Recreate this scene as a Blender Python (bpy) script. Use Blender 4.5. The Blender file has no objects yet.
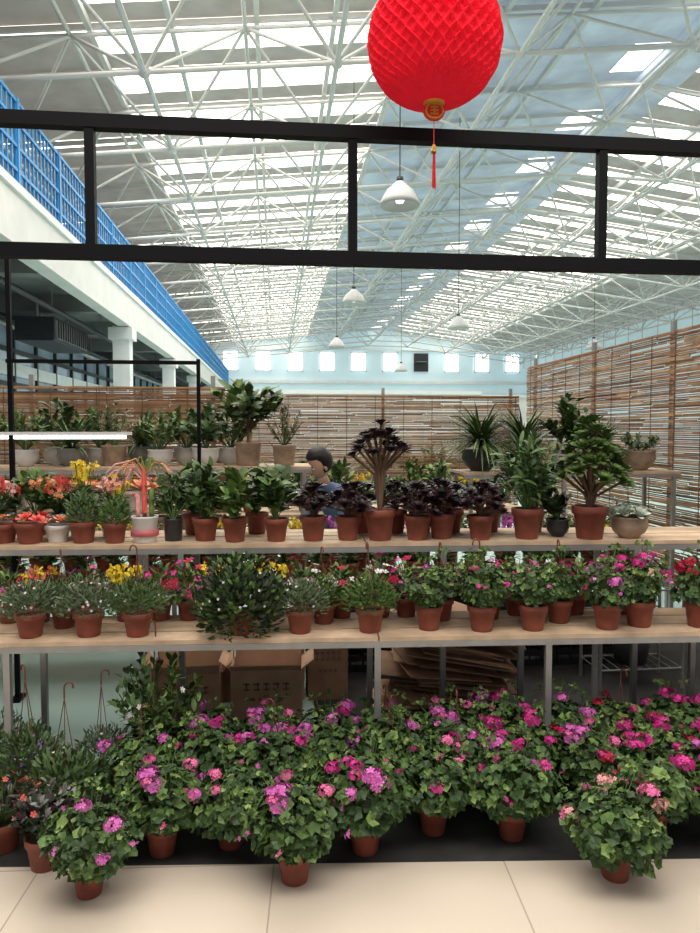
import bpy, math, random
from mathutils import Vector, Matrix
V=Vector
scene=bpy.context.scene
R=random.Random(7)
rad=math.radians
# ------------------------------------------------------------------ materials
def mat(name,c,rough=.6,metal=0,emit=0,ecol=None,var=.25,scale=12,spec=.4):
    m=bpy.data.materials.new(name); m.use_nodes=True
    nt=m.node_tree; b=nt.nodes['Principled BSDF']
    b.inputs['Roughness'].default_value=rough; b.inputs['Metallic'].default_value=metal
    b.inputs['Specular IOR Level'].default_value=spec
    b.inputs['Base Color'].default_value=(*c,1)
    if var>0:
        tc=nt.nodes.new('ShaderNodeTexCoord'); n=nt.nodes.new('ShaderNodeTexNoise')
        n.inputs['Scale'].default_value=scale; n.inputs['Detail'].default_value=3
        r=nt.nodes.new('ShaderNodeValToRGB')
        r.color_ramp.elements[0].position=.3; r.color_ramp.elements[1].position=.7
        r.color_ramp.elements[0].color=(*[x*(1-var) for x in c],1)
        r.color_ramp.elements[1].color=(*[min(1,x*(1+var)) for x in c],1)
        nt.links.new(tc.outputs['Object'],n.inputs['Vector'])
        nt.links.new(n.outputs['Fac'],r.inputs['Fac']); nt.links.new(r.outputs['Color'],b.inputs['Base Color'])
    if emit:
        b.inputs['Emission Color'].default_value=(*(ecol or c),1); b.inputs['Emission Strength'].default_value=emit
    return m
M={}
def dm(k,*a,**kw): M[k]=mat(k,*a,**kw)
dm('terracotta',(.235,.064,.042),.5,var=.18,scale=20)
dm('soil',(.035,.022,.014),.95,var=.5,scale=80)
dm('leaf_deep',(.036,.076,.020),.5,var=.4,scale=25)
dm('leaf_mid',(.080,.145,.034),.5,var=.4,scale=25)
dm('leaf_light',(.18,.27,.07),.5,var=.3,scale=25)
dm('leaf_grey',(.125,.16,.095),.6,var=.35,scale=40)
dm('leaf_sage',(.085,.14,.055),.6,var=.35,scale=40)
dm('leaf_dark',(.034,.013,.018),.4,var=.4,scale=30)
dm('leaf_blackgreen',(.026,.042,.020),.45,var=.4,scale=30)
dm('leaf_pale',(.50,.56,.46),.55,var=.15)
dm('stem_green',(.12,.2,.06),.6)
dm('stem_brown',(.14,.085,.05),.8)
dm('magenta',(.70,.04,.30),.6,var=.2,scale=60)
dm('pink',(.90,.18,.40),.6,var=.25,scale=60)
dm('orchid',(.76,.17,.56),.6,var=.2,scale=60)
dm('crimson',(.48,.008,.055),.6,var=.2,scale=60)
dm('coral',(.80,.12,.10),.6,var=.2,scale=60)
dm('purple',(.24,.05,.36),.6,var=.2,scale=60)
dm('yellow',(.95,.68,.05),.6,var=.15,scale=60)
dm('orange',(.80,.34,.16),.6,var=.25,scale=40)
dm('petal_white',(.80,.76,.76),.6,var=.05)
dm('blush',(.86,.42,.40),.6,var=.2,scale=40)
dm('hook_plastic',(.16,.055,.04),.5,var=0)
dm('pot_white',(.68,.67,.64),.3,var=.04)
dm('pot_dark',(.030,.032,.035),.3,var=.2)
dm('pot_tan',(.34,.25,.18),.5,var=.3,scale=15)
dm('pot_grey',(.22,.22,.21),.4,var=.2)
dm('pot_pink',(.55,.15,.16),.4,var=.2)
dm('black_frame',(.004,.004,.005),.6,var=0,spec=.12)
dm('steel',(.38,.38,.37),.4,metal=.6,var=.1)
dm('wood',(.58,.42,.28),.6,var=.3,scale=6)
dm('white_paint',(.80,.81,.81),.5,var=.05,scale=3)
dm('truss_paint',(.66,.655,.64),.5,var=.05,scale=2)
dm('cream',(.74,.72,.69),.6,var=.06,scale=2)
dm('blue_paint',(.03,.26,.60),.45,var=.1)
dm('teal_wall',(.54,.67,.71),.6,emit=.26,ecol=(.62,.80,.87),var=.08,scale=.4)  # emission stands in for bright haze on the distant walls
dm('slab_grey',(.22,.22,.22),.8,var=.15,scale=2)
dm('dark_metal',(.02,.02,.024),.5,var=.2)
dm('glass_dim',(.25,.32,.36),.15,var=.3,scale=1,emit=.06,ecol=(.6,.8,1))  # slight emission put in to brighten the glass
dm('cardboard',(.50,.31,.20),.85,var=.15,scale=8)
dm('cardboard_dark',(.27,.16,.10),.85,var=.2,scale=8)
dm('ink',(.16,.09,.06),.8,var=0)
dm('skylight',(.9,.9,.9),.5,emit=3.4,ecol=(1,.93,.82),var=0)
dm('window_glow',(.9,.9,.9),.5,emit=2.2,ecol=(.93,.98,1),var=0)
dm('roof_grey',(.36,.35,.335),.6,emit=.12,ecol=(.88,.80,.70),var=.2,scale=1.5)  # faint warm glow put into the panels to brighten the roof
dm('roof_blue',(.36,.41,.46),.5,emit=.26,ecol=(.56,.66,.80),var=.35,scale=1.2)  # glow stands in for daylight coming through translucent panels
dm('tube_light',(1,1,1),.4,emit=5,ecol=(.95,.98,1),var=0)
dm('lamp_white',(.5,.5,.48),.35,var=0)
dm('skin',(.55,.33,.23),.55,var=.06)
dm('hair',(.010,.008,.008),.5,var=.3,scale=60)
dm('shirt',(.10,.15,.25),.8,var=.2,scale=10)
dm('trousers',(.03,.03,.04),.8,var=.2)
dm('gold',(.60,.30,.05),.4,metal=.4,var=.2,scale=60)
dm('lantern_red',(.72,.012,.026),.75,emit=.10,ecol=(1,.012,.05),var=.08,scale=14,spec=.15)
dm('tassel_red',(.65,.02,.02),.7,var=.2)
for i,c in enumerate([(.36,.195,.10),(.27,.14,.072),(.46,.285,.145),(.15,.078,.042)]): dm('reed_%d'%i,c,.7,var=.25,scale=9)
dm('mat_and_shade_dark',(.030,.030,.027),.9,var=.3,scale=8)
def tile():
    m=mat('floor_tile',(.56,.48,.37),.3,var=.06,scale=3)
    nt=m.node_tree;b=nt.nodes['Principled BSDF']
    tc=nt.nodes.new('ShaderNodeTexCoord'); br=nt.nodes.new('ShaderNodeTexBrick')
    br.offset=0; br.inputs['Scale'].default_value=1; br.inputs['Brick Width'].default_value=.8; br.inputs['Row Height'].default_value=.8
    br.inputs['Mortar Size'].default_value=.0028; br.inputs['Color1'].default_value=(.70,.60,.485,1);br.inputs['Color2'].default_value=(.67,.575,.46,1)
    br.inputs['Mortar'].default_value=(.42,.34,.26,1)
    mp=nt.nodes.new('ShaderNodeMapping'); mp.inputs['Location'].default_value=(.16,.02,0); mp.inputs['Rotation'].default_value=(0,0,rad(3.5))
    nt.links.new(tc.outputs['Object'],mp.inputs['Vector']); nt.links.new(mp.outputs['Vector'],br.inputs['Vector'])
    nt.links.new(br.outputs['Color'],b.inputs['Base Color']); return m
M['floor_tile']=tile()
dm('floor_teal',(.50,.69,.64),.25,var=.05,scale=1)
# ------------------------------------------------------------------ mesh builder
class MB:
    def __init__(s): s.v=[];s.f=[];s.m=[];s.mats=[];s.sm=[]
    def mi(s,k):
        if k not in s.mats: s.mats.append(k)
        return s.mats.index(k)
    def add(s,vs,fs,k,smooth=True):
        o=len(s.v); s.v.extend([tuple(x) for x in vs]); i=s.mi(k)
        for f in fs: s.f.append([o+a for a in f]); s.m.append(i); s.sm.append(smooth)
    def mesh(s,name):
        me=bpy.data.meshes.new(name); me.from_pydata(s.v,[],s.f)
        for k in s.mats: me.materials.append(M[k])
        me.polygons.foreach_set('material_index',s.m); me.polygons.foreach_set('use_smooth',s.sm); me.update(); return me
    def box(s,c,d,k,rot=None):
        x,y,z=[a/2 for a in d]; c=V(c)
        vs=[V((i*x,j*y,l*z)) for i in(-1,1) for j in(-1,1) for l in(-1,1)]
        if rot is not None: vs=[rot@v for v in vs]
        s.add([v+c for v in vs],[(0,1,3,2),(4,6,7,5),(0,4,5,1),(2,3,7,6),(0,2,6,4),(1,5,7,3)],k,False)
    def tube(s,a,b,r,k,n=6,r2=None,caps=False):
        a=V(a);b=V(b);d=(b-a)
        if d.length<1e-6:return
        d.normalize();u=d.orthogonal().normalized();w=d.cross(u); r2=r if r2 is None else r2
        vs=[]
        for i in range(n):
            t=2*math.pi*i/n;e=u*math.cos(t)+w*math.sin(t); vs+= [a+e*r,b+e*r2]
        fs=[(2*i,2*((i+1)%n),2*((i+1)%n)+1,2*i+1) for i in range(n)]
        if caps: fs+=[tuple(2*i for i in range(n))[::-1],tuple(2*i+1 for i in range(n))]
        s.add(vs,fs,k)
    def path(s,pts,r,k,n=6):
        for a,b in zip(pts,pts[1:]): s.tube(a,b,r,k,n)
    def lathe(s,prof,k,n=24,o=(0,0,0),rib=0,nr=8):
        o=V(o);vs=[];L=len(prof)
        for i in range(n):
            t=2*math.pi*i/n; q=1+rib*math.cos(nr*t)
            for r,z in prof: vs.append(o+V((r*q*math.cos(t),r*q*math.sin(t),z)))
        s.add(vs,[(i*L+j,((i+1)%n)*L+j,((i+1)%n)*L+j+1,i*L+j+1) for i in range(n) for j in range(L-1)],k)
    def leaf(s,p,d,nrm,L,W,k,curl=.3,fold=.12,shape='ov'):
        d=V(d).normalized(); side=d.cross(V(nrm))
        if side.length<1e-4: side=d.orthogonal()
        side.normalize(); n=side.cross(d)
        st={'ov':[(0,.1),(.25,.75),(.55,1),(.82,.6),(1,.03)],'sp':[(0,.2),(.35,.45),(.7,1),(.92,.75),(1,.1)],
            'bl':[(0,.7),(.25,1),(.5,.95),(.75,.7),(1,.03)]}[shape]
        vs=[]
        for t,w in st:
            c=V(p)+d*L*t*(1-.25*curl*t)-n*curl*L*t*t
            h=side*(W*.5*w); e=n*(fold*W*w)
            vs+=[c-h+e,c,c+h+e]
        fs=[]
        for i in range(4):
            a=i*3; fs+=[(a,a+1,a+4,a+3),(a+1,a+2,a+5,a+4)]
        s.add(vs,fs,k)
    def rleaf(s,c,nrm,r,k,rng):
        n=V(nrm).normalized();u=n.orthogonal().normalized();w=n.cross(u);a0=rng.random()*6.28
        c=V(c);vs=[c-n*r*.25]
        N=10
        for i in range(N):
            t=a0+2*math.pi*i/N; q=r*(1.05 if i%2 else .82)
            if i==0:q=r*.3
            vs.append(c+(u*math.cos(t)+w*math.sin(t))*q+n*rng.uniform(-.15,.25)*r)
        s.add(vs,[(0,1+i,1+(i+1)%N) for i in range(N)],k,False)
    def floret(s,c,nrm,r,k,rng,centre=None):
        n=V(nrm).normalized();u=n.orthogonal().normalized();w=n.cross(u);a0=rng.random()*6.28
        c=V(c);vs=[c];fs=[]
        for i in range(5):
            t=a0+2*math.pi*i/5
            e=lambda a,q,h: c+(u*math.cos(a)+w*math.sin(a))*q*r+n*h*r
            o=len(vs); vs+=[e(t-.45,.75,.25),e(t,1.0,.2),e(t+.45,.75,.25)]
            fs.append((0,o,o+1,o+2))
        s.add(vs,fs,k)
        if centre: s.add([c+n*r*.3+u*r*.22,c+n*r*.3+w*r*.22,c+n*r*.3-u*r*.22,c+n*r*.3-w*r*.22],[(0,1,2,3)],centre)
def obj(name,mb,loc=(0,0,0),rz=0,sc=1):
    me=mb if isinstance(mb,bpy.types.Mesh) else mb.mesh(name)
    o=bpy.data.objects.new(name,me); o.location=loc; o.rotation_euler=(0,0,rz); o.scale=(sc,sc,sc) if not isinstance(sc,tuple) else sc
    scene.collection.objects.link(o); return o
def pot(mb,r,h,k='terracotta',style='nursery'):
    if style=='nursery':
        pr=[(0,0),(r*.70,0),(r*.72,.004),(r*.90,h*.74),(r*1.0,h*.76),(r*1.03,h*.98),(r*1.0,h),(r*.93,h),(r*.90,h*.86)]
    elif style=='bowl':
        pr=[(0,0),(r*.5,0),(r*.55,h*.06),(r*.85,h*.3),(r*1.0,h*.6),(r*.95,h*.88),(r*1.02,h*.94),(r*1.0,h),(r*.9,h),(r*.88,h*.86)]
    else:
        pr=[(0,0),(r*.78,0),(r*.82,h*.03),(r*.95,h*.9),(r*1.0,h*.93),(r*1.0,h),(r*.9,h),(r*.88,h*.88)]
    mb.lathe(pr,k,24); mb.lathe([(0,h*.86),(r*.9,h*.85)],'soil',16)
def rdir(rng,zmin=-.2):
    while True:
        v=V((rng.gauss(0,1),rng.gauss(0,1),rng.gauss(0,1))).normalized()
        if v.z>zmin:return v
def hook(mb,r,h,top,rng):
    t=V((rng.uniform(-.015,.015),rng.uniform(-.015,.015),top))
    for i in range(3):
        a=i*2.094+rng.random(); mb.tube((r*math.cos(a),r*math.sin(a),h),t,.0019,'hook_plastic',4)
    p=[t,t+V((0,0,.04))]+[t+V((.016-.016*math.cos(q),0,.04+.019*math.sin(q))) for q in [x*.5 for x in range(1,8)]]
    mb.path(p,.0034,'hook_plastic',5)
# ------------------------------------------------------------------ plant species
def geranium(seed,cols,R0=.175,H=.21,nl=430,nf=5,potr=.060,poth=.105,hk=False,lr=(.012,.026),fr=.031):
    g=random.Random(seed); mb=MB(); pot(mb,potr,poth)
    ctr=V((0,0,poth+H*.34)); lob=[rdir(g,-.1) for i in range(6)]
    for i in range(nl):
        d=rdir(g,-.62); q=g.uniform(.45,1)**.5
        q*=.74+.40*max(0,max(d.dot(l) for l in lob))**3
        p=ctr+V((d.x*R0*q,d.y*R0*q,d.z*H*.62*q))
        if p.z<.06 and (p.x**2+p.y**2)**.5<potr*1.35: continue
        if p.z<.012: p.z=.012
        n=(V((d.x,d.y,d.z*.6+.65))+V((g.uniform(-.5,.5),g.uniform(-.5,.5),0)))
        mb.rleaf(p,n,g.uniform(*lr),g.choice(['leaf_deep','leaf_mid','leaf_deep','leaf_light'] if g.random()<.5 else ['leaf_deep','leaf_mid']),g)
        if i%4==0: mb.tube(V((0,0,poth*.9)),p,.0016,'stem_green',3)
    for i in range(nf):
        a=g.random()*6.28 ; q=g.uniform(.25,1.05)*R0
        p=V((q*math.cos(a),q*math.sin(a),poth+H*g.uniform(.84,1.16)-(q/R0)**2*H*.42))
        mb.tube(V((0,0,poth+.03)),p,.0018,'stem_green',4)
        k=g.choice(cols); rr=fr*g.uniform(.55,1.15)
        for j in range(20):
            d=rdir(g,-.35); e=V((d.x,d.y,d.z*.6)); mb.floret(p+e*rr*g.uniform(.6,1.15),d,rr*.46*g.uniform(.8,1.1),k,g)
    for i in range(nf):
        d=rdir(g,.0);p=ctr+V((d.x*R0,d.y*R0,d.z*H*.6)); k=g.choice(cols)
        for j in range(4): mb.floret(p+rdir(g)*.014,rdir(g),.009,k,g)
    for i in range(9):
        d=rdir(g,.25); p=ctr+V((d.x*R0*1.0,d.y*R0*1.0,d.z*H*.98)); mb.tube(ctr,p,.0016,'stem_green',3)
        for j in range(5): mb.rleaf(p+rdir(g)*.02,rdir(g,.2),.011,'leaf_light' if j%2 else 'leaf_mid',g)
    if hk: hook(mb,potr,poth,poth+H*g.uniform(1.15,1.45),g)
    return mb.mesh('geranium')
def mound(seed,R0,H,leaf='leaf_grey',fl=None,nl=700,potr=.062,poth=.10,hk=False,nfl=60,L=.022,zmin=-.45,dz=.25,k2='leaf_mid',ht=1.6,q0=.6,wr=.32):
    g=random.Random(seed); mb=MB(); pot(mb,potr,poth); ctr=V((0,0,poth+H*dz))
    for i in range(nl):
        d=rdir(g,zmin); q=g.uniform(q0,1.05)
        p=ctr+V((d.x*R0*q,d.y*R0*q,d.z*H*.75*q))
        mb.leaf(p,d+V((g.uniform(-.6,.6),g.uniform(-.6,.6),.5)),d+V((0,0,.3)),L*g.uniform(.7,1.4),L*wr,leaf if g.random()<.65 else k2,.2,.1)
    if fl:
        for i in range(nfl):
            d=rdir(g,-.1);p=ctr+V((d.x*R0*1.03,d.y*R0*1.03,d.z*H*.8)); mb.floret(p,d,.0065,g.choice(fl),g)
    if hk: hook(mb,potr,poth,poth+H*ht,g)
    return mb.mesh('mound')
def petunia(seed,cols,R0=.12,H=.16,nl=140,nf=22,fr=.020,centre=None,potr=.058,poth=.095):
    g=random.Random(seed); mb=MB(); pot(mb,potr,poth); ctr=V((0,0,poth+H*.3))
    for i in range(nl):
        d=rdir(g,-.4);q=g.uniform(.5,1);p=ctr+V((d.x*R0*q,d.y*R0*q,d.z*H*.65*q))
        mb.leaf(p,d+V((0,0,.3)),V((0,0,1))+d*.5,.04,.02,g.choice(['leaf_mid','leaf_deep','leaf_light']),.4)
    for i in range(nf):
        d=rdir(g,.0);p=ctr+V((d.x*R0*1.05,d.y*R0*1.05,d.z*H*g.uniform(.7,1))); mb.tube(ctr,p,.0015,'stem_green',3)
        mb.floret(p,d+V((0,-.4,.2)),fr*g.uniform(.7,1.2),g.choice(cols),g,centre)
    return mb.mesh('petunia')
def spikes(seed,cols,potk='terracotta',n=14,H=.2,R0=.09,leafk='leaf_mid'):
    g=random.Random(seed); mb=MB(); pot(mb,.06,.10,potk)
    for i in range(70):
        a=g.random()*6.28; q=g.uniform(.1,1)*R0; p=V((q*math.cos(a)*.5,q*math.sin(a)*.5,.09))
        mb.leaf(p+V((0,0,g.uniform(0,H*.5))),V((math.cos(a),math.sin(a),.8)),V((0,0,1)),.06,.028,leafk,.4)
    for i in range(n):
        a=g.random()*6.28;q=g.uniform(0,1)*R0; b=V((q*math.cos(a),q*math.sin(a),.09+H*g.uniform(.65,1.0)))
        mb.tube((0,0,.09),b,.0025,'stem_green',4); k=g.choice(cols)
        for j in range(9): mb.floret(b+rdir(g)*.012+V((0,0,-j*.004)),rdir(g),.011,k,g)
    return mb.mesh('spike')
def rosette(mb,c,axis,r,n,k,g,flat=.5,wr=.36,k2=None):
    ax=V(axis).normalized();u=ax.orthogonal().normalized();w=ax.cross(u)
    for i in range(n):
        t=i/n; a=i*2.39996; el=rad(80-75*t*(.6+.4*flat))
        d=(u*math.cos(a)+w*math.sin(a))*math.cos(el)+ax*math.sin(el)
        L=r*(.35+.65*t)*g.uniform(.9,1.05)
        mb.leaf(V(c)-ax*r*.15*t,d,ax,L,L*wr,(k2 if (k2 and i<n*.35) else k),.12,.14,'sp')
def aeonium(seed,heads,k,potr=.065,poth=.12,k2=None,stem='stem_brown',pk='terracotta',n=34,wr=.38,st='nursery',up=.28,fork=.5):
    g=random.Random(seed);mb=MB();pot(mb,potr,poth,pk,st); z0=poth*.85
    for (x,y,z,r) in heads:
        mid=V((x*.2,y*.2,poth+(z-poth)*fork)); top=V((x,y,z))
        mb.tube((0,0,z0),mid,.008,stem,6,.006); mb.tube(mid,top,.006,stem,6)
        rosette(mb,top,V((x*1.3,y*1.3,up)),r,n,k,g,wr=wr,k2=k2)
    return mb.mesh('aeonium')
def heads(seed,n,R0,z0,z1,r):
    g=random.Random(seed);o=[]
    for i in range(n):
        a=i*2.4+g.random()*.5; q=R0*math.sqrt((i+.4)/n); o.append((q*math.cos(a),q*math.sin(a),z1-(z1-z0)*(q/R0)**1.5+g.uniform(-.02,.02),r*g.uniform(.8,1.1)))
    return o
def bush(seed,R0,H,nl,L,W,ks,potr=.065,poth=.11,pk='terracotta',st='nursery',up=.4,trunk=0,hk=False,fl=None):
    g=random.Random(seed);mb=MB();pot(mb,potr,poth,pk,st); ctr=V((0,0,poth+trunk+H*.5))
    if trunk: mb.tube((0,0,poth*.8),ctr,.012,'stem_brown',8,.006)
    nb=max(6,nl//14); br=[]
    for i in range(nb):
        d=rdir(g,-.25); e=ctr+V((d.x*R0*.85,d.y*R0*.85,d.z*H*.5*.9)); b=V((0,0,poth*.85+trunk))
        mb.tube(b,e,.004,'stem_brown' if trunk else 'stem_green',4,.002); br.append((b,e,d))
    for i in range(nl):
        b,e,d=g.choice(br); t=g.uniform(.35,1.05); p=b.lerp(e,t)+rdir(g,-1)*.012
        dd=(d*.6+rdir(g,-.3)*.8+V((0,0,up)))
        mb.leaf(p,dd,V((0,0,1))+d*.4+V((0,-.3,0)),L*g.uniform(.65,1.15),W*g.uniform(.8,1.1),g.choice(ks),g.uniform(.1,.5))
    if fl:
        for i in range(14):
            b,e,d=g.choice(br); mb.floret(e+rdir(g)*.02,d,.012,fl,g)
    if hk: hook(mb,potr,poth,poth+H*1.2,g)
    return mb.mesh('bush')
def spiky(seed,n,L,W,ks,potr=.065,poth=.11,pk='terracotta',st='nursery',trunk=0,curl=.7):
    g=random.Random(seed);mb=MB();pot(mb,potr,poth,pk,st)
    if trunk: mb.tube((0,0,poth*.8),(0,0,poth+trunk),.014,'stem_brown',8)
    for i in range(n):
        a=g.random()*6.28; el=rad(g.uniform(15,85)); d=V((math.cos(a)*math.cos(el),math.sin(a)*math.cos(el),math.sin(el)))
        mb.leaf(V((0,0,poth*.9+trunk*g.uniform(.8,1))),d,V((0,0,1))+V((-d.x,-d.y,0))*.5,L*g.uniform(.6,1.1),W,g.choice(ks),curl*g.uniform(.3,1),.1,'bl')
    return mb.mesh('spiky')
def cactus(seed,pk='pot_white'):
    g=random.Random(seed);mb=MB();pot(mb,.062,.12,pk,'straight')
    mb.lathe([(0,.03),(.063,.03),(.0635,.06),(0,.06)],'pot_pink',24)
    def col(x,y,z0,h,r,k): mb.lathe([(0,z0)]+[(r*(.8+.2*math.sin(t*2.6)),z0+h*t) for t in[0,.2,.4,.6,.8,.93]]+[(0,z0+h)],k,24,(x,y,0),.22,6)
    col(0,0,.11,.24,.010,'coral'); col(.03,.01,.11,.14,.010,'leaf_light'); col(-.03,0,.11,.11,.009,'blush')
    for i in range(30):
        a=g.uniform(-1.9,1.9); L=g.uniform(.05,.18); yy=g.uniform(-.06,.05); z0=g.uniform(.31,.36)
        p=[V((0,0,z0-.03)),V((L*.4*math.sin(a),yy*.4,z0+.03)),V((L*.8*math.sin(a),yy,z0+.035-.02*abs(math.sin(a)))),V((L*math.sin(a)*1.05,yy,z0-.02*abs(a)))]
        mb.path(p,.0032,['blush','leaf_light','pot_tan','leaf_light','orange'][i%5],5)
    for i in range(9): rosette(mb,V((g.uniform(-.05,.05),g.uniform(-.04,.04),.13+g.random()*.16)),(g.uniform(-.5,.5),0,1),.03,10,['coral','blush','leaf_mid'][i%3],g)
    return mb.mesh('cactus')
def succ(seed,ks,pk='terracotta',r=.05,nh=5,st='nursery',potr=.055,poth=.075):
    g=random.Random(seed);mb=MB();pot(mb,potr,poth,pk,st)
    for i in range(nh):
        a=i*2.4;q=.032*math.sqrt(i); rosette(mb,(q*math.cos(a),q*math.sin(a),poth+.01+.012*(nh-i)/nh),(math.cos(a)*.4*(i>0),math.sin(a)*.4*(i>0),1),r*g.uniform(.7,1),18,g.choice(ks),g,wr=.45)
    return mb.mesh('succ')
# ------------------------------------------------------------------ room shell
FY=lambda x:2.385-.085*x
mb=MB(); mb.add([(-8,-4,0),(8,-4,0),(8,FY(8),0),(-8,FY(-8),0)],[(0,1,2,3)],'floor_tile',False)
# dark display mat along the front; right part paints under-table shade onto the floor
mb.add([(-8,FY(-8),0),(.2,FY(.2),0),(.2,FY(.2)+.78,0),(-8,FY(-8)+.78,0)],[(0,1,2,3)],'mat_and_shade_dark',False)
mb.add([(.2,FY(.2),0),(8,FY(8),0),(8,5.2,0),(.2,5.2,0)],[(0,1,2,3)],'mat_and_shade_dark',False)
mb.add([(-8,FY(-8)+.78,0),(.2,FY(.2)+.78,0),(.2,5.2,0),(-8,5.2,0),(8,5.2,0),(8,58,0),(-8,58,0),(-12,3.35,0),(-12,58,0),(22,3.35,0),(22,58,0)],[(0,1,2,3),(3,2,4,5,6),(7,0,3,6,8)],'floor_teal',False)
mb.add([(8,2.0,0),(22,2.0,0),(22,58,0),(8,58,0)],[(0,1,2,3)],'floor_teal',False)
obj('floor',mb)
def zr(x): return 9.0+.10*x if x<8.5 else 9.85-.13*(x-8.5)
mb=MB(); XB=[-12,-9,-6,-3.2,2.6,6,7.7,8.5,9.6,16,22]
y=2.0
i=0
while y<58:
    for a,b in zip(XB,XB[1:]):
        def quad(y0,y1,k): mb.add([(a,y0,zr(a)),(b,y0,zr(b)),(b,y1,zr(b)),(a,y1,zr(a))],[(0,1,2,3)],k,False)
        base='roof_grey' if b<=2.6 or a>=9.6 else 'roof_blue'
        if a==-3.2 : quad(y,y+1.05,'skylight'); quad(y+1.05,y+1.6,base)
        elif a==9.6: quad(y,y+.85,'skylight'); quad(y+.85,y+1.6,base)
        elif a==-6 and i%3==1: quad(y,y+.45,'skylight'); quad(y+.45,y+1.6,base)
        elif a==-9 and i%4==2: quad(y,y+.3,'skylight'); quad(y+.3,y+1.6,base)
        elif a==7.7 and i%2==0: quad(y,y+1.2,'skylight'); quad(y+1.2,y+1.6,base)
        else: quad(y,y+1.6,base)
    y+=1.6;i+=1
y=2.0
while y<58:
    for a,b in [(-12,8.5),(8.5,22)]:
        mb.box(((a+b)/2,y-.05,(zr(a+.001)+zr(b-.001))/2-.10),(abs(b-a),.06,.10),'truss_paint',Matrix.Rotation(-math.atan2(zr(b)-zr(a),b-a),3,'Y'))
    y+=1.6
for x in [-9,-6,-3.2,-1.8,-.3,1.1,2.6,4.3,6,8.5,11,13.5,16]:
    mb.box((x,30,zr(x)-.16),(.09,56,.12),'truss_paint' if x!=8.5 else 'roof_blue')
obj('ceiling',mb)
mb=MB(); gx=3.0; nx=11; ny=18; x0=-9.5; y0=4
def top(i,j): x=x0+i*gx; return V((x,y0+j*gx,zr(x)-.32))
def bot(i,j): x=x0+(i+.5)*gx; return V((x,y0+(j+.5)*gx,zr(x)-1.75))
for i in range(nx):
    for j in range(ny):
        if i<nx-1: mb.tube(top(i,j),top(i+1,j),.042,'truss_paint',5)
        if j<ny-1: mb.tube(top(i,j),top(i,j+1),.042,'truss_paint',5)
        if i<nx-1 and j<ny-1:
            b=bot(i,j)
            for q in [(i,j),(i+1,j),(i,j+1),(i+1,j+1)]: mb.tube(b,top(*q),.032,'truss_paint',5)
            if i<nx-2: mb.tube(b,bot(i+1,j),.045,'truss_paint',5)
            if j<ny-2: mb.tube(b,bot(i,j+1),.045,'truss_paint',5)
            mb.lathe([(0,-.1),(.08,-.06),(.1,0),(.08,.06),(0,.1)],'truss_paint',8,b)
obj('roof_space_frame',mb)
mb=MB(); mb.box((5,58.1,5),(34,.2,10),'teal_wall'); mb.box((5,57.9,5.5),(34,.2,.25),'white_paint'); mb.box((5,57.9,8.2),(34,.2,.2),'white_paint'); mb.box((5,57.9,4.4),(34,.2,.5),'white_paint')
obj('wall_far',mb)
n=0
for i in range(13):
    x=-3.6+i*2.6
    if i==6: continue
    n+=1; w=MB(); w.box((0,0,0),(1.2,.06,1.45),'window_glow'); 
    for s in(-1,1): w.box((s*.62,-.04,0),(.08,.1,1.6),'white_paint'); w.box((0,-.04,s*.76),(1.32,.1,.08),'white_paint')
    w.box((0,-.04,0),(.05,.08,1.45),'white_paint')
    obj('window_%d'%n,w,(x,57.9,7.15))
w=MB(); w.box((0,0,0),(1.2,.1,1.5),'dark_metal'); w.lathe([(0,.0),(.5,.02),(.5,.05)],'steel',12); obj('exhaust_fan',w,(12.0,57.85,7.15))
mb=MB(); mb.box((-12,30,4.5),(.2,56,9),'white_paint'); obj('wall_left',mb)
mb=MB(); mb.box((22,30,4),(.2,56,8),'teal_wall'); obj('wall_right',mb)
# mezzanine (slab, fascia, columns, services hung under it)
mb=MB(); mb.box((-7.8,32.3,4.85),(7.9,50.6,.5),'slab_grey'); mb.box((-3.85,32.3,4.64),(.3,50.6,.92),'cream'); mb.box((-3.68,32.3,4.98),(.06,50.6,.1),'white_paint')
for y in range(9,57,4): mb.box((-7.8,y,4.42),(7.8,.3,.4),'slab_grey')
for y in (19,27,35,43,51): mb.box((-3.95,y,2.1),(.42,.42,4.2),'white_paint'); mb.box((-3.95,y,4.0),(.6,.6,.3),'white_paint'); 
for k,(x,z,r) in enumerate([(-4.5,3.98,.06),(-5.75,3.95,.05),(-5.95,3.9,.09)]): mb.tube((x,8,z),(x,56,z),r,'dark_metal' if k!=2 else 'steel',10)
for y in range(11,56,4):
    for x in(-4.5,-5.75,-5.95): mb.tube((x,y,3.95),(x,y,4.6),.012,'steel',4)
obj('mezzanine_balcony',mb)
mb=MB(); X=-3.75
for z in (6.3,6.0,5.65,5.3): mb.box((X,32.3,z),(.05,50.6,.05),'blue_paint')
y=7.0
while y<57.5: mb.box((X,y,5.7),(.025,.035,1.2),'blue_paint'); y+=.18
y=7.0
while y<57.5: mb.box((X,y,5.7),(.07,.07,1.3),'blue_paint'); y+=2
mb.box((X,32.3,5.12),(.04,50.6,.04),'blue_paint'); obj('blue_balcony_railing',mb)
mb=MB(); X=-6.2
mb.box((X-.05,32,2.1),(.04,50,4.2),'glass_dim')
for z in (.2,1.3,2.3,2.6,3.4): mb.box((X,32,z),(.09,50,.10),'dark_metal')
y=8
while y<57: mb.box((X,y,2.1),(.1,.1,4.2),'dark_metal'); y+=1.6
mb.box((X+.02,32,2.95),(.05,50,.3),'white_paint'); mb.box((X+.02,32,2.0),(.05,50,.12),'white_paint'); obj('wall_shopfront_glazed',mb)
mb=MB(); mb.box((0,0,0),(.8,2.6,.5),'dark_metal'); mb.box((.42,0,0),(.04,2.4,.38),'slab_grey')
for i in range(14): mb.box((.45,-1.15+i*.175,0),(.04,.03,.37),'dark_metal')
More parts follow.
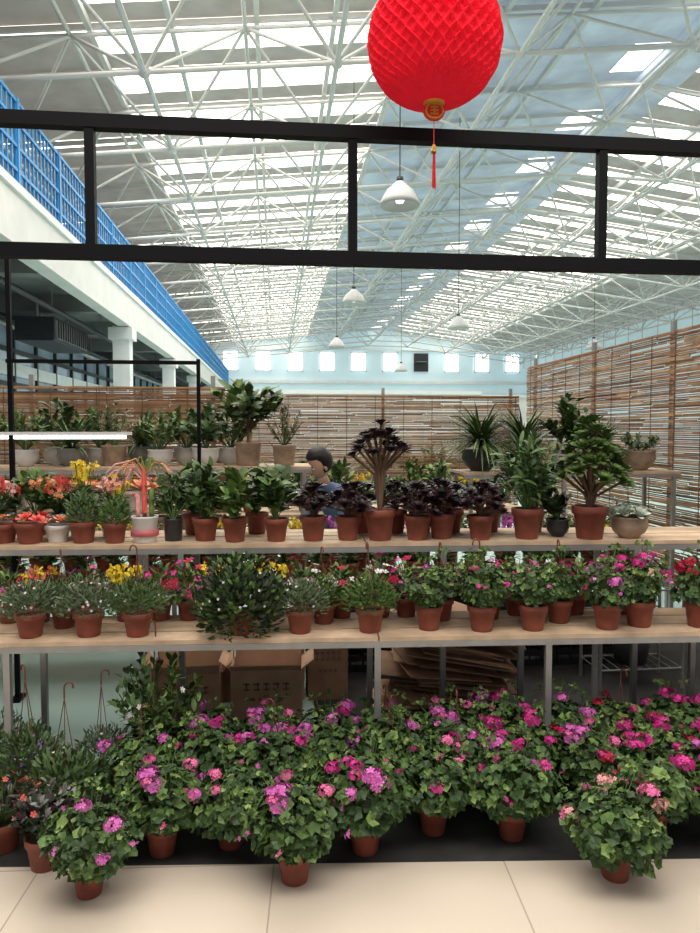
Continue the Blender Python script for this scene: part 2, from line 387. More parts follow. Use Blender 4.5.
for s in(-1.1,1.1): mb.tube((0,s,.25),(0,s,.55),.03,'steel')
obj('air_conditioning_unit',mb,(-5.05,16.9,3.66))
def stall(name,x,y,w,h,k,k2):
    mb=MB(); mb.box((0,0,h/2),(w,.08,h),k)
    for i in range(int(w/1.2)+1): mb.box((-w/2+i*1.2,-.06,h/2),(.06,.06,h),k2)
    mb.box((0,-.06,h),(w,.1,.12),k2); mb.box((0,-.06,h*.5),(w,.08,.06),k2)
    g=random.Random(int(x*10+y))
    for i in range(int(w*3)):
        p=V((g.uniform(-w/2,w/2),-.4-g.random()*.5,0)); mb.lathe([(0,0),(.16,0),(.22,.4),(.2,.4),(.18,.36),(0,.36)],g.choice(['terracotta','pot_white','pot_tan']),10,p)
        for j in range(24):
            mb.leaf(p+V((0,0,.38)),rdir(g,.1),(0,0,1),g.uniform(.4,1.1),.12,g.choice(['leaf_mid','leaf_deep','leaf_sage']),.5)
    obj(name,mb,(x,y,0))
stall('distant_stall_partition',2,22,9,2.7,'cream','white_paint')
stall('distant_stall_partition',-1,34,5,3.2,'teal_wall','white_paint')
stall('distant_stall_partition',9,30,10,3.0,'cream','white_paint')
# ------------------------------------------------------------------ pendant lamps
def pend(x,y,z,w=.26):
    mb=MB(); mb.lathe([(.04,.30),(.06,.28),(.09,.25),(w*.66,.18),(w*.93,.05),(w,-.02),(w*.97,-.02),(w*.89,.04),(w*.6,.15),(.05,.2)],'lamp_white',28)
    mb.lathe([(0,.02),(.05,.03),(.06,.07),(.03,.15)],'window_glow',12); mb.tube((0,0,.28),(0,0,zr(x)-.3-z),.008,'dark_metal',5)
    mb.lathe([(0,.36),(.045,.35),(.045,.28),(0,.27)],'dark_metal',12)
    obj('pendant_lamp',mb,(x,y,z))
for p in [(1.60,9.1,4.40),(1.66,15,4.2),(4.45,17,4.0),(1.9,22,4.1),(5.0,28,3.9),(10.0,21.5,4.1)]: pend(*p)
# ------------------------------------------------------------------ black frame
mb=MB(); Y=2.9
for z,t in((2.70,.052),(2.20,.055)): mb.box((.6,Y,z),(7.0,.05,t),'black_frame')
for x in(-1.77,-.715,.315,1.37,2.42): mb.box((x,Y,2.45),(.036,.04,.47),'black_frame')
for x in(-2.9,4.1): mb.box((x,Y,1.36),(.06,.06,2.72),'black_frame')
obj('black_steel_portal_frame',mb)
mb=MB(); Y=4.04
mb.box((-.95,Y,1.88),(1.02,.02,.02),'black_frame'); mb.box((-.43,Y,.95),(.020,.020,1.9),'black_frame'); mb.box((-1.44,Y,1.25),(.024,.024,2.5),'black_frame')
for x in (-.43,-1.44): mb.box((x,Y,.01),(.05,.1,.02),'black_frame')
obj('black_garden_arch',mb)
mb=MB(); mb.tube((-.85,0,0),(.0,0,0),.010,'tube_light',10,caps=True); mb.box((-.42,0,.02),(.9,.03,.018),'white_paint')
for x in(-.60,-.1): mb.tube((x,0,.03),(x,0,.41),.0015,'black_frame',4)
obj('fluorescent_tube_lamp',mb,(-.83+.0,4.04,1.465))
# ------------------------------------------------------------------ lantern (honeycomb paper)
mb=MB(); NF=34; NA=NF*8; NZ=112; NR=13; Rx=.248; Rz=.218; vs=[];fs=[]
tri=lambda q: abs((q%1)*2-1)
for j in range(NZ+1):
    ph=-math.pi/2+math.pi*j/NZ; cp=max(0,math.cos(ph))
    for i in range(NA):
        th=2*math.pi*i/NA; u=th*NF/2/math.pi; w=j/NZ*NR*2
        cell=1-max(0,1-2.2*min(tri(u+w/2),tri(u-w/2)))
        rr=1-.075*cell*cp**.5
        c=cp**.80
        vs.append((Rx*c*rr*math.cos(th),Rx*c*rr*math.sin(th),Rz*math.sin(ph)))
for j in range(NZ):
    for i in range(NA): fs.append((j*NA+i,j*NA+(i+1)%NA,(j+1)*NA+(i+1)%NA,(j+1)*NA+i))
mb.add(vs,fs,'lantern_red',False)
mb.lathe([(0,-.225),(.03,-.225),(.045,-.212),(.05,-.20)],'gold',20); mb.tube((0,0,-.22),(0,0,-.27),.002,'tassel_red')
mb.lathe([(0,.228),(.03,.228),(.05,.205)],'gold',20)
Z=-.245
dv=[];N=24
for s in(-.006,.006):
    for i in range(N):
        t=6.2832*i/N; dv.append((.040*math.cos(t),s,Z+.034*math.sin(t)))
mb.add(dv,[tuple(range(N))[::-1],tuple(range(N,2*N))]+[(i,(i+1)%N,N+(i+1)%N,N+i) for i in range(N)],'tassel_red',False)
for i in range(16):
    t=6.2832*i/16; mb.tube((.032*math.cos(t),-.008,Z+.027*math.sin(t)),(.032*math.cos(t+.39),-.008,Z+.027*math.sin(t+.39)),.004,'gold',5)
for z in(-.012,0,.012): mb.box((0,-.009,Z+z),(.028,.004,.005),'gold')
mb.box((0,-.009,Z),(.005,.004,.034),'gold')
mb.tube((0,0,Z-.034),(0,0,Z-.13),.0015,'tassel_red')
mb.lathe([(0,-.385),(.009,-.385),(.010,-.395),(.007,-.37),(.004,-.365)],'gold',10)
g=random.Random(3)
for i in range(26):
    a=g.random()*6.28;q=g.random()*.008; mb.tube((q*.5*math.cos(a),q*.5*math.sin(a),Z-.12),(q*math.cos(a),q*math.sin(a),Z-.28+g.random()*.01),.0013,'tassel_red',3)
mb.tube((0,0,.21),(0,0,9.04-2.90),.003,'tassel_red')
obj('red_paper_lantern',mb,(.583,2.6,2.915))
# ------------------------------------------------------------------ reed screens
def reed(name,L,z0,z1,loc,rz,seed,pitch=.0148,posts=()):
    g=random.Random(seed);mb=MB(); z=z0
    while z<z1:
        x=-g.random()*.4
        while x<L:
            l=g.uniform(.3,1.2); a=max(0,x);b=min(L,x+l)
            if b>a+.02 and g.random()>.045: mb.box(((a+b)/2,g.uniform(-.006,.006),z+g.uniform(-.003,.003)),(b-a,.007,g.uniform(.008,.0142)),'reed_%d'%g.choice([0,0,0,1,1,2,3]),Matrix.Rotation(g.uniform(-.005,.005),3,'Y'))
            x+=l+.01
        z+=pitch
    x=.15
    while x<L: mb.box((x,-.012,(z0+z1)/2),(.006,.004,z1-z0),'reed_3'); x+=.35
    for p in posts: mb.box((p,.03,z1/2+.05),(.035,.035,z1+.1),'steel')
    mb.box((L/2,.02,z1),(L,.02,.02),'reed_2')
    obj(name,mb,loc,rz)
reed('reed_screen',6.5,.35,1.92,(-3.5,8.5,0),0,1,posts=(0,1.6,3.2,4.8,6.4))
reed('reed_screen',5.6,.25,2.28,(3.12,2.95+5.6,0),rad(-90),2,posts=(.2,1.8,3.2,4.6))
reed('reed_screen',2.9,.5,1.84,(-3.3,5.75,0),0,3,posts=(0,1.4,2.8))
mb=MB()
for i in range(24): mb.tube((3.1,3.1+i*.24,2.28),(3.1,3.1+i*.24,2.5),.003,'steel',4)
for z in (2.36,2.44,2.5): mb.tube((3.1,3.1,z),(3.1,8.6,z),.004,'steel',4)
obj('wire_mesh_topper',mb)
# ------------------------------------------------------------------ display racks
SL=-.05
def rack(name,xa,xb,yf,dep,z,planks,posts,slope=SL,k='wood'):
    mb=MB(); L=xb-xa; a=math.atan(slope)
    w=dep/planks
    g=random.Random(int(z*100))
    for i in range(planks):
        for s in range(2):
            l=L/2-.006; mb.box((-L/4+s*L/2,w*(i+.5),-.009+g.uniform(-.001,.001)),(l,w-.012,.018),k)
    for yy in(.016,dep-.012): mb.box((0,yy,-.032),(L,.022,.026),'steel')
    for p in posts:
        x=p-(xa+xb)/2
        for yy in(.016,dep-.014): mb.box((x,yy,(-z-.018)/2),(.026,.026,z-.018),'steel')
        mb.box((x,dep/2,-.032),(.025,dep-.02,.026),'steel')
    cx=(xa+xb)/2
    obj(name,mb,(cx,yf+slope*cx,z),a)
rack('wooden_display_shelf',-1.9,2.75,2.90,.42,.637,3,(-1.85,-1.1,.42,1.15,2.0,2.7))
rack('wooden_display_shelf',-1.9,2.75,3.33,.50,.965,4,(-1.85,-.45,.80,1.75,2.7))
rack('plant_bench',-2.2,.25,4.95,.50,1.25,3,(-2.15,-1.0,.2),slope=0)
rack('plant_bench',1.35,3.0,4.95,.45,1.20,3,(1.4,2.1,2.95),slope=0)
rack('low_flower_table',-1.9,2.5,4.18,.55,.58,3,(-1.8,-.6,.9,2.3),slope=0)
rack('low_flower_table',-1.7,2.4,6.3,.8,.75,3,(-1.6,0,1.2,2.3),slope=0)
rack('display_step_shelf',-1.75,-.72,4.08,.2,1.06,1,(-1.7,-.77),slope=0)
# ------------------------------------------------------------------ plants
def put(name,me,x,y,z,sc=1,rz=None):
    return obj(name,me,(x,y,z+.0005),R.random()*6.28 if rz is None else rz,sc)
G=[geranium(11,['orchid','magenta'],hk=True,nf=6),geranium(12,['orchid','orchid','pink'],nf=6),geranium(13,['pink','orchid'],nf=4),geranium(14,['magenta','orchid'],nf=7),
   geranium(15,['crimson','magenta'],nf=6,hk=True),geranium(16,['pink','magenta'],nf=5),geranium(17,['orchid'],nf=4),geranium(18,['orchid','magenta'],nf=3,hk=True),geranium(19,['pink','blush'],nf=6),geranium(20,['crimson','crimson','magenta'],nf=7)]
rowA=[(-.61,2.24,6,.92),(-.41,2.46,1,1.0),(-.17,2.50,2,.95),(.055,2.30,1,1.02),(.31,2.46,3,1.05),(.58,2.58,5,1.0),(.86,2.54,3,1.0),(1.13,2.30,8,1.0),(1.38,2.54,9,1.05),(1.66,2.48,3,1.0)]
rowB=[(-.52,2.74,7,1.0),(-.27,2.76,3,1.0),(.0,2.74,0,1.05),(.22,2.76,6,1.0),(.47,2.82,7,1.0),(.73,2.80,0,1.05),(.98,2.80,9,1.05),(1.24,2.74,1,1.0),(1.50,2.78,9,1.0),(1.78,2.76,3,1.0)]
rowC=[(-.30,3.02,6,.9),(-.04,3.04,1,.92),(.22,3.02,3,.92),(.48,3.06,7,.9),(.74,3.04,1,.95),(.98,3.04,3,1.0),(1.24,3.06,6,1.0),(1.50,3.04,4,1.0),(1.76,3.04,9,1.05),(2.02,3.04,3,1.05)]
for r in(rowA,rowB,rowC):
    for x,y,v,s in r: put('potted_geranium',G[v],x,y-.09*x,0,s)
put('potted_jasmine',bush(31,.19,.42,560,.05,.024,['leaf_deep','leaf_mid','leaf_light'],up=.5,hk=True,fl='petal_white'),-.50,2.98,0,1.05)
put('potted_lavender',mound(33,.13,.22,'leaf_sage',['purple'],hk=True,nfl=25,L=.035,ht=1.9),-.98,2.86,0)
put('potted_lavender',mound(34,.13,.22,'leaf_grey',['pink'],hk=True,nfl=15,L=.03,k2='leaf_sage',ht=2.0),-1.18,3.03,0)
put('potted_lavender',mound(35,.12,.20,'leaf_sage',['petal_white'],hk=True,nfl=15,L=.035,ht=2.0),-.80,2.68,0)
put('potted_lavender',mound(38,.12,.16,'leaf_grey',['petal_white'],hk=True,nfl=10,L=.025,k2='leaf_sage',ht=2.2),-.72,2.96,0)
put('potted_begonia',bush(36,.10,.17,230,.036,.020,['leaf_blackgreen','leaf_dark','pot_grey'],fl='coral'),-.80,2.46,0,1)
put('potted_begonia',bush(37,.11,.18,230,.036,.020,['leaf_blackgreen','leaf_grey','leaf_dark'],fl='coral'),-.98,2.58,0,1)
z=.637; sy=lambda x,y:y+SL*x
MG=mound(41,.115,.13,'leaf_grey',['blush','petal_white'],nfl=20,nl=1100,k2='leaf_sage',q0=.4); MG2=mound(42,.11,.14,'leaf_sage',['petal_white'],hk=True,nfl=12,nl=1050,q0=.4); MW=mound(43,.19,.26,'leaf_blackgreen',['petal_white'],nl=2600,L=.030,zmin=-.75,dz=.18,nfl=38,k2='leaf_mid',q0=.35,wr=.5)
MM=mound(44,.11,.14,'leaf_mid',['leaf_light'],nl=900,L=.026,hk=True,q0=.4)
for x,y,me,s in [(-1.03,3.0,MG,1),(-.93,3.13,MG2,.9),(-.79,3.0,MG,1.02),(-.585,2.99,MG2,1),(.10,3.0,MG,.98),(.21,3.14,MM,.9),(.40,3.0,MM,1.0)]: put('potted_alyssum',me,x,sy(x,y),z,s)
put('potted_snowbush',MW,-.155,sy(-.15,2.99),z,.97)
g1=geranium(51,['orchid'],R0=.12,H=.17,nl=260,nf=1,lr=(.010,.019),fr=.016); g2=geranium(52,['magenta','orchid'],R0=.12,H=.18,nl=260,nf=7,lr=(.010,.019),fr=.026)
g3=geranium(53,['magenta'],R0=.12,H=.17,nl=260,nf=2,lr=(.010,.019),fr=.018,hk=True); g4=geranium(54,['crimson'],R0=.12,H=.18,nl=240,nf=7,lr=(.011,.02),fr=.028)
for x,y,me,s in [(.66,3.02,g1,1),(.885,2.99,g3,1.05),(1.11,2.99,g1,1.05),(1.27,3.1,g3,1),(1.44,2.99,g2,1.05),(1.60,3.02,g2,1.1),(1.86,3.0,g4,1.05),(2.05,3.05,g4,1),(.75,3.17,g3,.95),(.97,3.17,g1,1)]: put('potted_geranium',me,x,sy(x,y),z,s)
P1=petunia(61,['purple','magenta']);P2=petunia(62,['crimson','magenta'],nf=30);P3=petunia(63,['magenta','pink','petal_white'],centre='petal_white');P4=petunia(64,['magenta'],nf=14)
P5=petunia(65,['petal_white','crimson'],centre='crimson')
YS=spikes(78,['yellow'],n=26,H=.17); OS=spikes(79,['orange','yellow','coral'],n=24,H=.16)
for x,me,n in [(-1.2,P1,'potted_petunia'),(-1.07,OS,'potted_kalanchoe'),(-.86,P1,'potted_petunia'),(-.68,YS,'potted_kalanchoe'),(-.53,P2,'potted_petunia'),(-.40,P2,'potted_petunia'),(-.29,YS,'potted_kalanchoe'),(-.02,YS,'potted_kalanchoe'),(.12,P3,'potted_petunia'),(.30,P5,'potted_petunia'),(.48,P3,'potted_petunia'),(.60,P2,'potted_petunia'),(1.12,P4,'potted_petunia'),(1.4,P4,'potted_petunia'),(1.62,P4,'potted_petunia')]: put(n,me,x,sy(x,3.235),z,.96)
Y1=spikes(71,['yellow'],n=24);Y2=spikes(72,['yellow','orange'],n=22);Y3=spikes(73,['pink','petal_white']);Y4=spikes(74,['purple','orchid'])
xx=-1.75;i=0
while xx<2.4:
    k=[Y1,Y2,Y1,Y1,Y4][i%5] if xx<.2 else [Y3,Y4,g2,g1,Y2][i%5]
    put('potted_kalanchoe',k,xx,4.33,.58,1.05); put('potted_kalanchoe',([Y1,Y1,g1] if xx<.2 else [g1,Y4,g3])[i%3],xx+.08,4.58,.58,1.2); xx+=.2;i+=1
xx=-1.55;i=0
BG=bush(75,.16,.26,240,.08,.035,['leaf_mid','leaf_deep','leaf_light'])
while xx<2.3:
    put('potted_shrub',[BG,Y2,g1,BG][i%4],xx,6.6,.75,1.2); xx+=.26;i+=1
z=.965; ty=lambda x,y:y+SL*x
AD=aeonium(81,heads(81,11,.10,.15,.27,.075),'leaf_dark',k2='leaf_blackgreen')
AD2=aeonium(82,heads(82,13,.11,.14,.27,.072),'leaf_dark',k2='leaf_dark')
TREE=aeonium(83,heads(83,20,.125,.38,.52,.066),'leaf_dark',potr=.07,poth=.14,k2='leaf_blackgreen',up=.6,fork=.65)
TREEG=aeonium(84,heads(84,32,.155,.28,.57,.085),'leaf_mid',potr=.085,poth=.16,k2='leaf_light',fork=.4)
GB=bush(85,.11,.20,190,.085,.05,['leaf_mid','leaf_light','leaf_deep']); GB2=bush(86,.10,.25,190,.085,.045,['leaf_deep','leaf_mid'],potr=.06)
GB3=bush(89,.12,.19,230,.07,.045,['leaf_mid','leaf_light','leaf_mid'],potr=.06)
SP=bush(87,.16,.34,440,.085,.024,['leaf_deep','leaf_mid','leaf_sage'],potr=.07,poth=.14,up=.1)
ECH=succ(88,['leaf_pale'],'pot_tan',.085,9,'bowl',.085,.10)
items=[(-1.3,3.45,succ(91,['orange','blush','leaf_light']),1.2,'potted_succulent'),(-1.17,3.43,succ(92,['coral','leaf_mid']),1.3,'potted_succulent'),(-.92,3.43,mound(93,.07,.14,'leaf_sage',nl=420,L=.03),1,'potted_fern'),
 (-.77,3.42,mound(94,.065,.12,'leaf_mid',nl=420,L=.028),.95,'potted_fern'),(-.63,3.43,cactus(95),1.05,'potted_grafted_cactus'),(-.50,3.47,bush(96,.10,.22,190,.06,.028,['leaf_deep','leaf_mid'],pk='pot_dark',st='straight',potr=.05),1,'potted_houseplant'),
 (-.345,3.47,bush(97,.10,.26,230,.06,.03,['leaf_mid','leaf_deep'],pk='terracotta'),1,'potted_houseplant'),(-.20,3.43,GB3,1.05,'potted_peperomia'),(0.0,3.43,GB2,1.0,'potted_rubber_plant'),
 (.18,3.44,AD,1.0,'potted_black_aeonium'),(.35,3.45,AD2,.98,'potted_black_aeonium'),(.505,3.43,TREE,1.08,'potted_aeonium_tree'),(.69,3.43,AD2,1.0,'potted_black_aeonium'),(.82,3.47,AD,1.05,'potted_black_aeonium'),
 (1.0,3.42,AD2,1.0,'potted_black_aeonium'),(1.24,3.44,SP,1.08,'potted_dracaena'),(1.42,3.5,bush(98,.08,.15,130,.06,.028,['leaf_deep','leaf_blackgreen'],pk='pot_dark',st='bowl',potr=.06,poth=.09),1,'potted_houseplant'),
 (1.55,3.42,TREEG,1.02,'potted_aeonium_tree'),(1.76,3.44,ECH,1.08,'potted_echeveria'),(-1.05,3.46,succ(105,['orange','blush'],'pot_white'),1.1,'potted_succulent')]
for x,y,me,s,n in items: put(n,me,x,ty(x,y),z,s,rz=0 if 'cactus' in n else None)
AD3=aeonium(99,heads(99,10,.10,.14,.27,.07),'leaf_dark',k2='leaf_deep')
for i,(x,me,n) in enumerate([(-1.22,GB3,'potted_shrub'),(-.42,GB,'potted_shrub'),(-.10,GB3,'potted_shrub'),(.44,AD3,'potted_black_aeonium'),(.62,AD3,'potted_black_aeonium'),(.76,AD3,'potted_black_aeonium'),(.92,AD3,'potted_black_aeonium'),(1.12,AD3,'potted_black_aeonium'),(1.36,GB2,'potted_shrub')]): put(n,me,x,ty(x,3.68),z,1.0)
SO=succ(101,['orange','blush','coral'],'pot_white',.07,8);SO2=succ(102,['orange','leaf_light','blush'],'terracotta',.07,8)
x=-1.68;i=0
while x<-.75: put('potted_succulent',[SO,SO2][i%2],x,4.18,1.06,1.25);x+=.145;i+=1
put('potted_calandiva',spikes(103,['yellow'],'pot_white',14,.2,.07),-.97,3.66,z,1.3)
put('potted_calandiva',spikes(106,['yellow','blush'],'pot_white',16,.16,.08),-.82,3.66,z,1.2)
put('potted_calandiva',spikes(104,['coral','blush'],'pot_white',20,.16,.1),-1.38,3.66,z,1.25)
put('potted_calandiva',spikes(107,['coral','orange'],'pot_white',20,.16,.1),-1.10,3.68,z,1.2)
z=1.25
BW=bush(111,.16,.30,230,.085,.04,['leaf_deep','leaf_mid'],pk='pot_white',st='bowl',potr=.10,poth=.13)
BWg=bush(117,.18,.28,320,.06,.028,['leaf_mid','leaf_sage','leaf_light'],pk='pot_white',st='bowl',potr=.09,poth=.12)
BW2=spiky(112,90,.32,.016,['leaf_sage','leaf_mid'],pk='pot_grey',st='bowl',potr=.10,poth=.13)
BIG=bush(113,.24,.30,240,.13,.06,['leaf_mid','leaf_deep','leaf_light'],pk='pot_tan',st='straight',potr=.10,poth=.17,trunk=.12)
DRY=bush(114,.15,.30,320,.045,.012,['stem_brown','pot_tan','leaf_sage'],pk='pot_tan',st='straight',potr=.09,poth=.15)
for x,me,n in [(-2.05,BW,'potted_houseplant'),(-1.74,BWg,'potted_houseplant'),(-1.43,BW2,'potted_grass_plant'),(-1.14,DRY,'potted_dried_plant'),(-.82,BWg,'potted_houseplant'),(-.5,BW,'potted_houseplant'),(-.2,BIG,'potted_fiddle_leaf_fig'),(.06,DRY,'potted_dried_plant')]: put(n,me,x,5.14,z,.98)
for x,me,n in [(-1.58,BW,'potted_houseplant'),(-1.28,BWg,'potted_houseplant'),(-.98,BW2,'potted_grass_plant'),(-.66,BWg,'potted_houseplant'),(-.34,BWg,'potted_houseplant')]: put(n,me,x,5.34,z,1.05)
SPB=spiky(115,320,.38,.017,['leaf_deep','leaf_mid','leaf_sage','leaf_light'],pk='pot_dark',st='bowl',potr=.14,poth=.16,trunk=.05,curl=.9)
for x,me,n,s in [(1.52,SPB,'potted_spider_plant',1.0),(1.85,SPB,'potted_spider_plant',.95),(2.2,BW,'potted_houseplant',1.25),(2.45,SPB,'potted_spider_plant',.8),(2.76,bush(116,.15,.14,190,.06,.026,['leaf_sage','leaf_grey'],pk='pot_tan',st='bowl',potr=.13,poth=.15),'potted_houseplant',1.0)]: put(n,me,x,5.14,1.20,s)
# ------------------------------------------------------------------ cardboard
def carton(name,loc,w,d,h,rz,seed,k='cardboard',open_=True):
    g=random.Random(seed);mb=MB();t=.005
    mb.box((0,-d/2,h/2),(w,t,h),k);mb.box((0,d/2,h/2),(w,t,h),k);mb.box((-w/2,0,h/2),(t,d,h),k);mb.box((w/2,0,h/2),(t,d,h),k);mb.box((0,0,.004),(w,d,t),k)
    l=d*.5
    if open_:
        for s,a in((-1,rad(g.uniform(140,152))),(1,rad(g.uniform(70,95)))):
            mb.box((0,s*(d/2-l/2*math.cos(a)),h+l/2*math.sin(a)),(w*.98,l,t),k,Matrix.Rotation(-s*a,3,'X'))
        for s in(-1,1):
            a=rad(g.uniform(35,60)); mb.box((s*(w/2+.35*l*math.cos(a)),0,h+.35*l*math.sin(a)),(l*.7,d*.95,t),k,Matrix.Rotation(-s*a,3,'Y'))
    else: mb.box((0,0,h),(w,d,t),k); mb.box((0,0,h+.004),(w,.05,.002),'cardboard_dark')
    for i in range(5):
        x=-w*.28+i*w*.14; mb.box((x,-d/2-.004,h*.74),(w*.09,.002,h*.03),'ink'); mb.box((x,-d/2-.004,h*.64),(w*.09,.002,h*.025),'ink'); mb.box((x+w*.02*(i%2),-d/2-.004,h*.69),(w*.02,.002,h*.16),'ink')
    for i in range(4): mb.box((-w*.2+i*w*.13,-d/2-.004,h*.46),(w*.07,.002,h*.05),'ink')
    obj(name,mb,loc,rz)
carton('cardboard_box',(-.46,3.68,0),.34,.22,.27,.03,1)
carton('cardboard_box',(-.05,3.68,0),.36,.22,.28,-.04,2)
carton('cardboard_box',(.28,3.96,0),.22,.2,.36,.02,3,'cardboard_dark',False)
carton('cardboard_box',(-.44,3.98,0),.38,.2,.42,.0,4,'cardboard_dark',False)
carton('cardboard_box',(-.03,3.98,0),.36,.2,.44,.0,5,'cardboard',False)
mb=MB(); g=random.Random(5); zz=.004
for i in range(32):
    w=g.uniform(.42,.68);d=g.uniform(.26,.36); tl=.010*i+g.uniform(-.04,.05)
    mb.box((g.uniform(-.06,.06)+.003*i,g.uniform(-.04,.04),zz+abs(tl)*w*.5),(w,d,.007),g.choice(['cardboard','cardboard_dark','cardboard']),Matrix.Rotation(g.uniform(-.25,.25),3,'Z')@Matrix.Rotation(tl,3,'Y')@Matrix.Rotation(g.uniform(.04,.18),3,'X')); zz+=.0135
obj('flattened_cardboard_stack',mb,(.86,3.66,0))
mb=MB()
for x in(0,.5):
    for y in(0,.26): mb.tube((x,y,0),(x,y,.6),.01,'steel',6)
for zq in(.12,.42,.58):
    for y in(0,.26): mb.tube((0,y,zq),(.5,y,zq),.006,'steel',5)
    for i in range(9): mb.tube((.0625*i,0,zq),(.0625*i,.26,zq),.003,'steel',4)
mb.lathe([(0,.125),(.09,.125),(.12,.3),(.11,.3),(0,.28)],'pot_dark',16,(.25,.13,0))
obj('wire_trolley',mb,(1.85,3.82,0))
def crate(x,y,w,d,h,nst,k='pot_dark'):
    mb=MB()
    for s in range(nst):
        z0=s*(h+.004)
        mb.box((0,0,z0+.006),(w,d,.01),k)
        for sx_ in(-1,1):
            for zz in (.15,.5,.93): mb.box((sx_*w/2,0,z0+h*zz),(.008,d,h*.22),k); mb.box((0,sx_*d/2,z0+h*zz),(w,.008,h*.22),k)
            for q in range(7): mb.box((sx_*w/2,-d/2+d*q/6,z0+h/2),(.01,.012,h),k); mb.box((-w/2+w*q/6,sx_*d/2,z0+h/2),(.012,.01,h),k)
    obj('dark_filler_crates',mb,(x,y,0))  # dark crates added to darken the space under the table
for x,k in ((.45,'pot_dark'),(1.0,'dark_metal'),(1.25+.27,'pot_dark'),(2.04,'dark_metal')): crate(x,4.46,.5,.34,.168,3,k)
# ------------------------------------------------------------------ person (seated, bending over work)
def skinned(name,pts,edges,radii,k,parent,sub=2):
    me=bpy.data.meshes.new(name); me.from_pydata(pts,edges,[]); o=bpy.data.objects.new(name,me); scene.collection.objects.link(o)
    me.materials.append(M[k]); md=o.modifiers.new('skin','SKIN'); md.use_smooth_shade=True
    for i,r in enumerate(radii): me.skin_vertices[0].data[i].radius=(r,r) if not isinstance(r,tuple) else r
    me.skin_vertices[0].data[0].use_root=True
    s=o.modifiers.new('sub','SUBSURF'); s.levels=sub; s.render_levels=sub; o.parent=parent; return o
PX,PY=.60,5.72
pe=bpy.data.objects.new('person',None); scene.collection.objects.link(pe); pe.location=(PX,PY,.03); pe.rotation_euler=(0,0,rad(212))
pts=[(0,0,.52),(.06,0,.72),(.14,0,.90),(.20,0,1.0),(.26,0,1.06),
 (.17,.17,.97),(.25,.22,.74),(.45,.14,.70),(.17,-.17,.97),(.25,-.22,.74),(.45,-.14,.70)]
skinned('shirt',pts,[(0,1),(1,2),(2,3),(3,4),(3,5),(5,6),(6,7),(3,8),(8,9),(9,10)],[.14,.13,.14,.12,.055,.062,.048,.04,.062,.048,.04],'shirt',pe)
pts=[(0,0,.52),(.02,.10,.50),(.40,.13,.48),(.38,.13,.08),(.02,-.10,.50),(.40,-.13,.48),(.38,-.13,.08)]
skinned('trousers',pts,[(0,1),(1,2),(2,3),(0,4),(4,5),(5,6)],[.13,.09,.065,.045,.09,.065,.045],'trousers',pe)
for s,n in((1,'left'),(-1,'right')):
    skinned('shoe_'+n,[(.36,.13*s,.01),(.50,.13*s,.005)],[(0,1)],[.045,.035],'hair',pe)
    P=[(.44,.14*s,.70),(.50,.13*s,.695)];E=[(0,1)];Rr=[.03,(.035,.018)]
    for f in range(4):
        o=len(P); yy=.13*s+(-.03+.02*f); l=[.07,.08,.075,.06][f]
        P+=[(.53,yy,.693),(.53+l*.5,yy,.685),(.53+l,yy,.66)];E+=[(1,o),(o,o+1),(o+1,o+2)];Rr+=[.010,.009,.007]
    o=len(P);P+=[(.50,.13*s-.045*s,.69),(.53,.13*s-.06*s,.675)];E+=[(1,o),(o,o+1)];Rr+=[.011,.009]
    skinned('hand_'+n,P,E,Rr,'skin',pe,1)
h=MB();hc=V((.31,0,1.20))
def ell(mb,c,r,k,n=24,m=16,f=None):
    vs=[]
    for j in range(m+1):
        ph=-math.pi/2+math.pi*j/m
        for i in range(n):
            t=6.28318*i/n; d=V((math.cos(ph)*math.cos(t),math.cos(ph)*math.sin(t),math.sin(ph))); q=f(d) if f else 1
            vs.append(V(c)+V((d.x*r[0],d.y*r[1],d.z*r[2]))*q)
    mb.add(vs,[(j*n+i,j*n+(i+1)%n,(j+1)*n+(i+1)%n,(j+1)*n+i) for j in range(m) for i in range(n)],k)
ell(h,(0,0,0),(.095,.075,.115),'skin',f=lambda d:1-.12*max(0,-d.z)*(1-d.x))
ell(h,(.098,0,-.015),(.018,.013,.022),'skin',10,8)
for s in(-1,1):
    ell(h,(-.0,s*.080,-.02),(.016,.009,.026),'skin',10,8); ell(h,(.083,s*.03,.004),(.010,.014,.006),'petal_white',10,8); ell(h,(.091,s*.03,.004),(.004,.006,.005),'hair',8,6)
    ell(h,(.088,s*.03,.026),(.008,.018,.004),'hair',10,6)
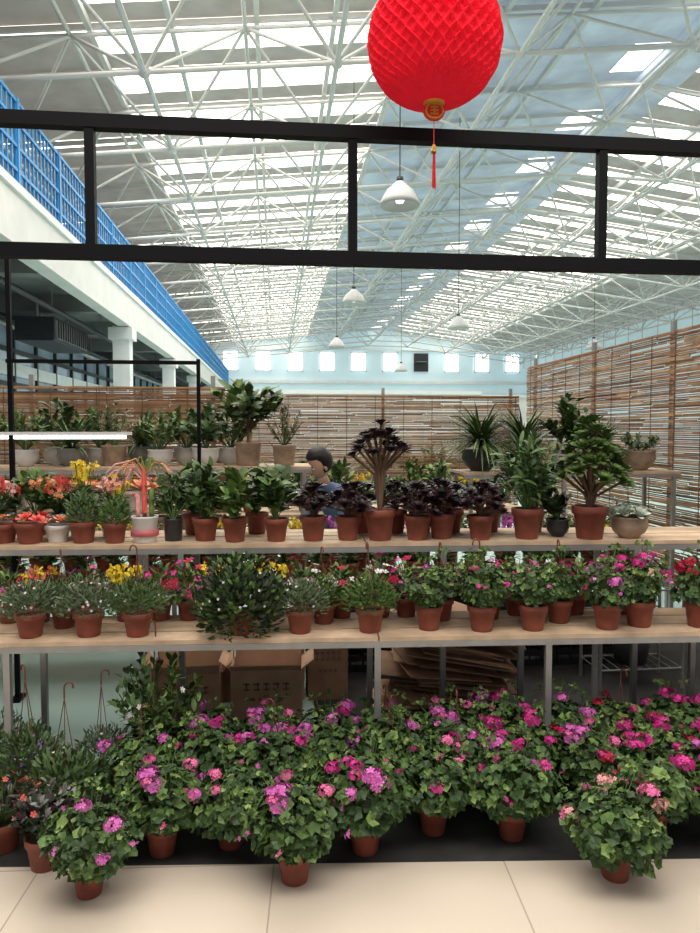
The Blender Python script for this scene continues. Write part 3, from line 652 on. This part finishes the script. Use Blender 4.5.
ell(h,(.086,0,-.058),(.010,.020,.006),'blush',10,8)
ell(h,(-.014,0,.026),(.112,.094,.122),'hair',36,24,f=lambda d:((1.0+.02*math.sin(d.y*30+d.x*9)) if (d.x<.30 or d.z>.42) else .80)*(1 if d.z>-.75 else .9))
ho=obj('head',h,hc); ho.rotation_euler=(0,rad(24),0); ho.parent=pe
skinned('neck',[(.24,0,1.03),(.29,0,1.13)],[(0,1)],[.05,.048],'skin',pe,1)
mb=MB(); mb.lathe([(0,.41),(.15,.41),(.16,.395),(.15,.38),(0,.38)],'pot_white',20)
for i in range(4): a=i*1.5708+.78; mb.tube((.11*math.cos(a),.11*math.sin(a),.38),(.16*math.cos(a),.16*math.sin(a),0),.014,'steel')
obj('plastic_stool',mb,(PX,PY,0))
# ------------------------------------------------------------------ light
w=bpy.data.worlds.new('World'); scene.world=w; w.use_nodes=True
bg=w.node_tree.nodes['Background']; bg.inputs[0].default_value=(.96,.96,1,1); bg.inputs[1].default_value=.33
def area(name,loc,rot,sx,sy,e,col=(1,1,1)):
    l=bpy.data.lights.new(name,'AREA'); l.shape='RECTANGLE'; l.size=sx;l.size_y=sy;l.energy=e;l.color=col
    o=bpy.data.objects.new(name,l); o.location=loc;o.rotation_euler=rot; scene.collection.objects.link(o)
area('corridor_fill_light',(.5,.9,4.2),(rad(6),0,0),6,1.4,180,(1,.94,.87))  # unseen fill added above the view to brighten front floor and plants
area('hall_fill_light',(0,7.5,7.2),(rad(-8),0,0),8,5,350,(1,.97,.93))  # extra fill added below the roof to boost the skylight strips
area('hall_fill_light',(2,24,7.0),(0,0,0),12,20,900,(1,.99,.97))  # second added fill, brightens the far hall
# ------------------------------------------------------------------ camera
cd=bpy.data.cameras.new('Camera'); cam=bpy.data.objects.new('Camera',cd); scene.collection.objects.link(cam)
cam.location=(0,0,1.5); cam.rotation_euler=(rad(90-2.9),0,rad(-6)); cd.sensor_width=36; cd.lens=27.2; cd.clip_end=200
scene.camera=cam
try:
    scene.view_settings.view_transform='Standard'
except Exception: pass
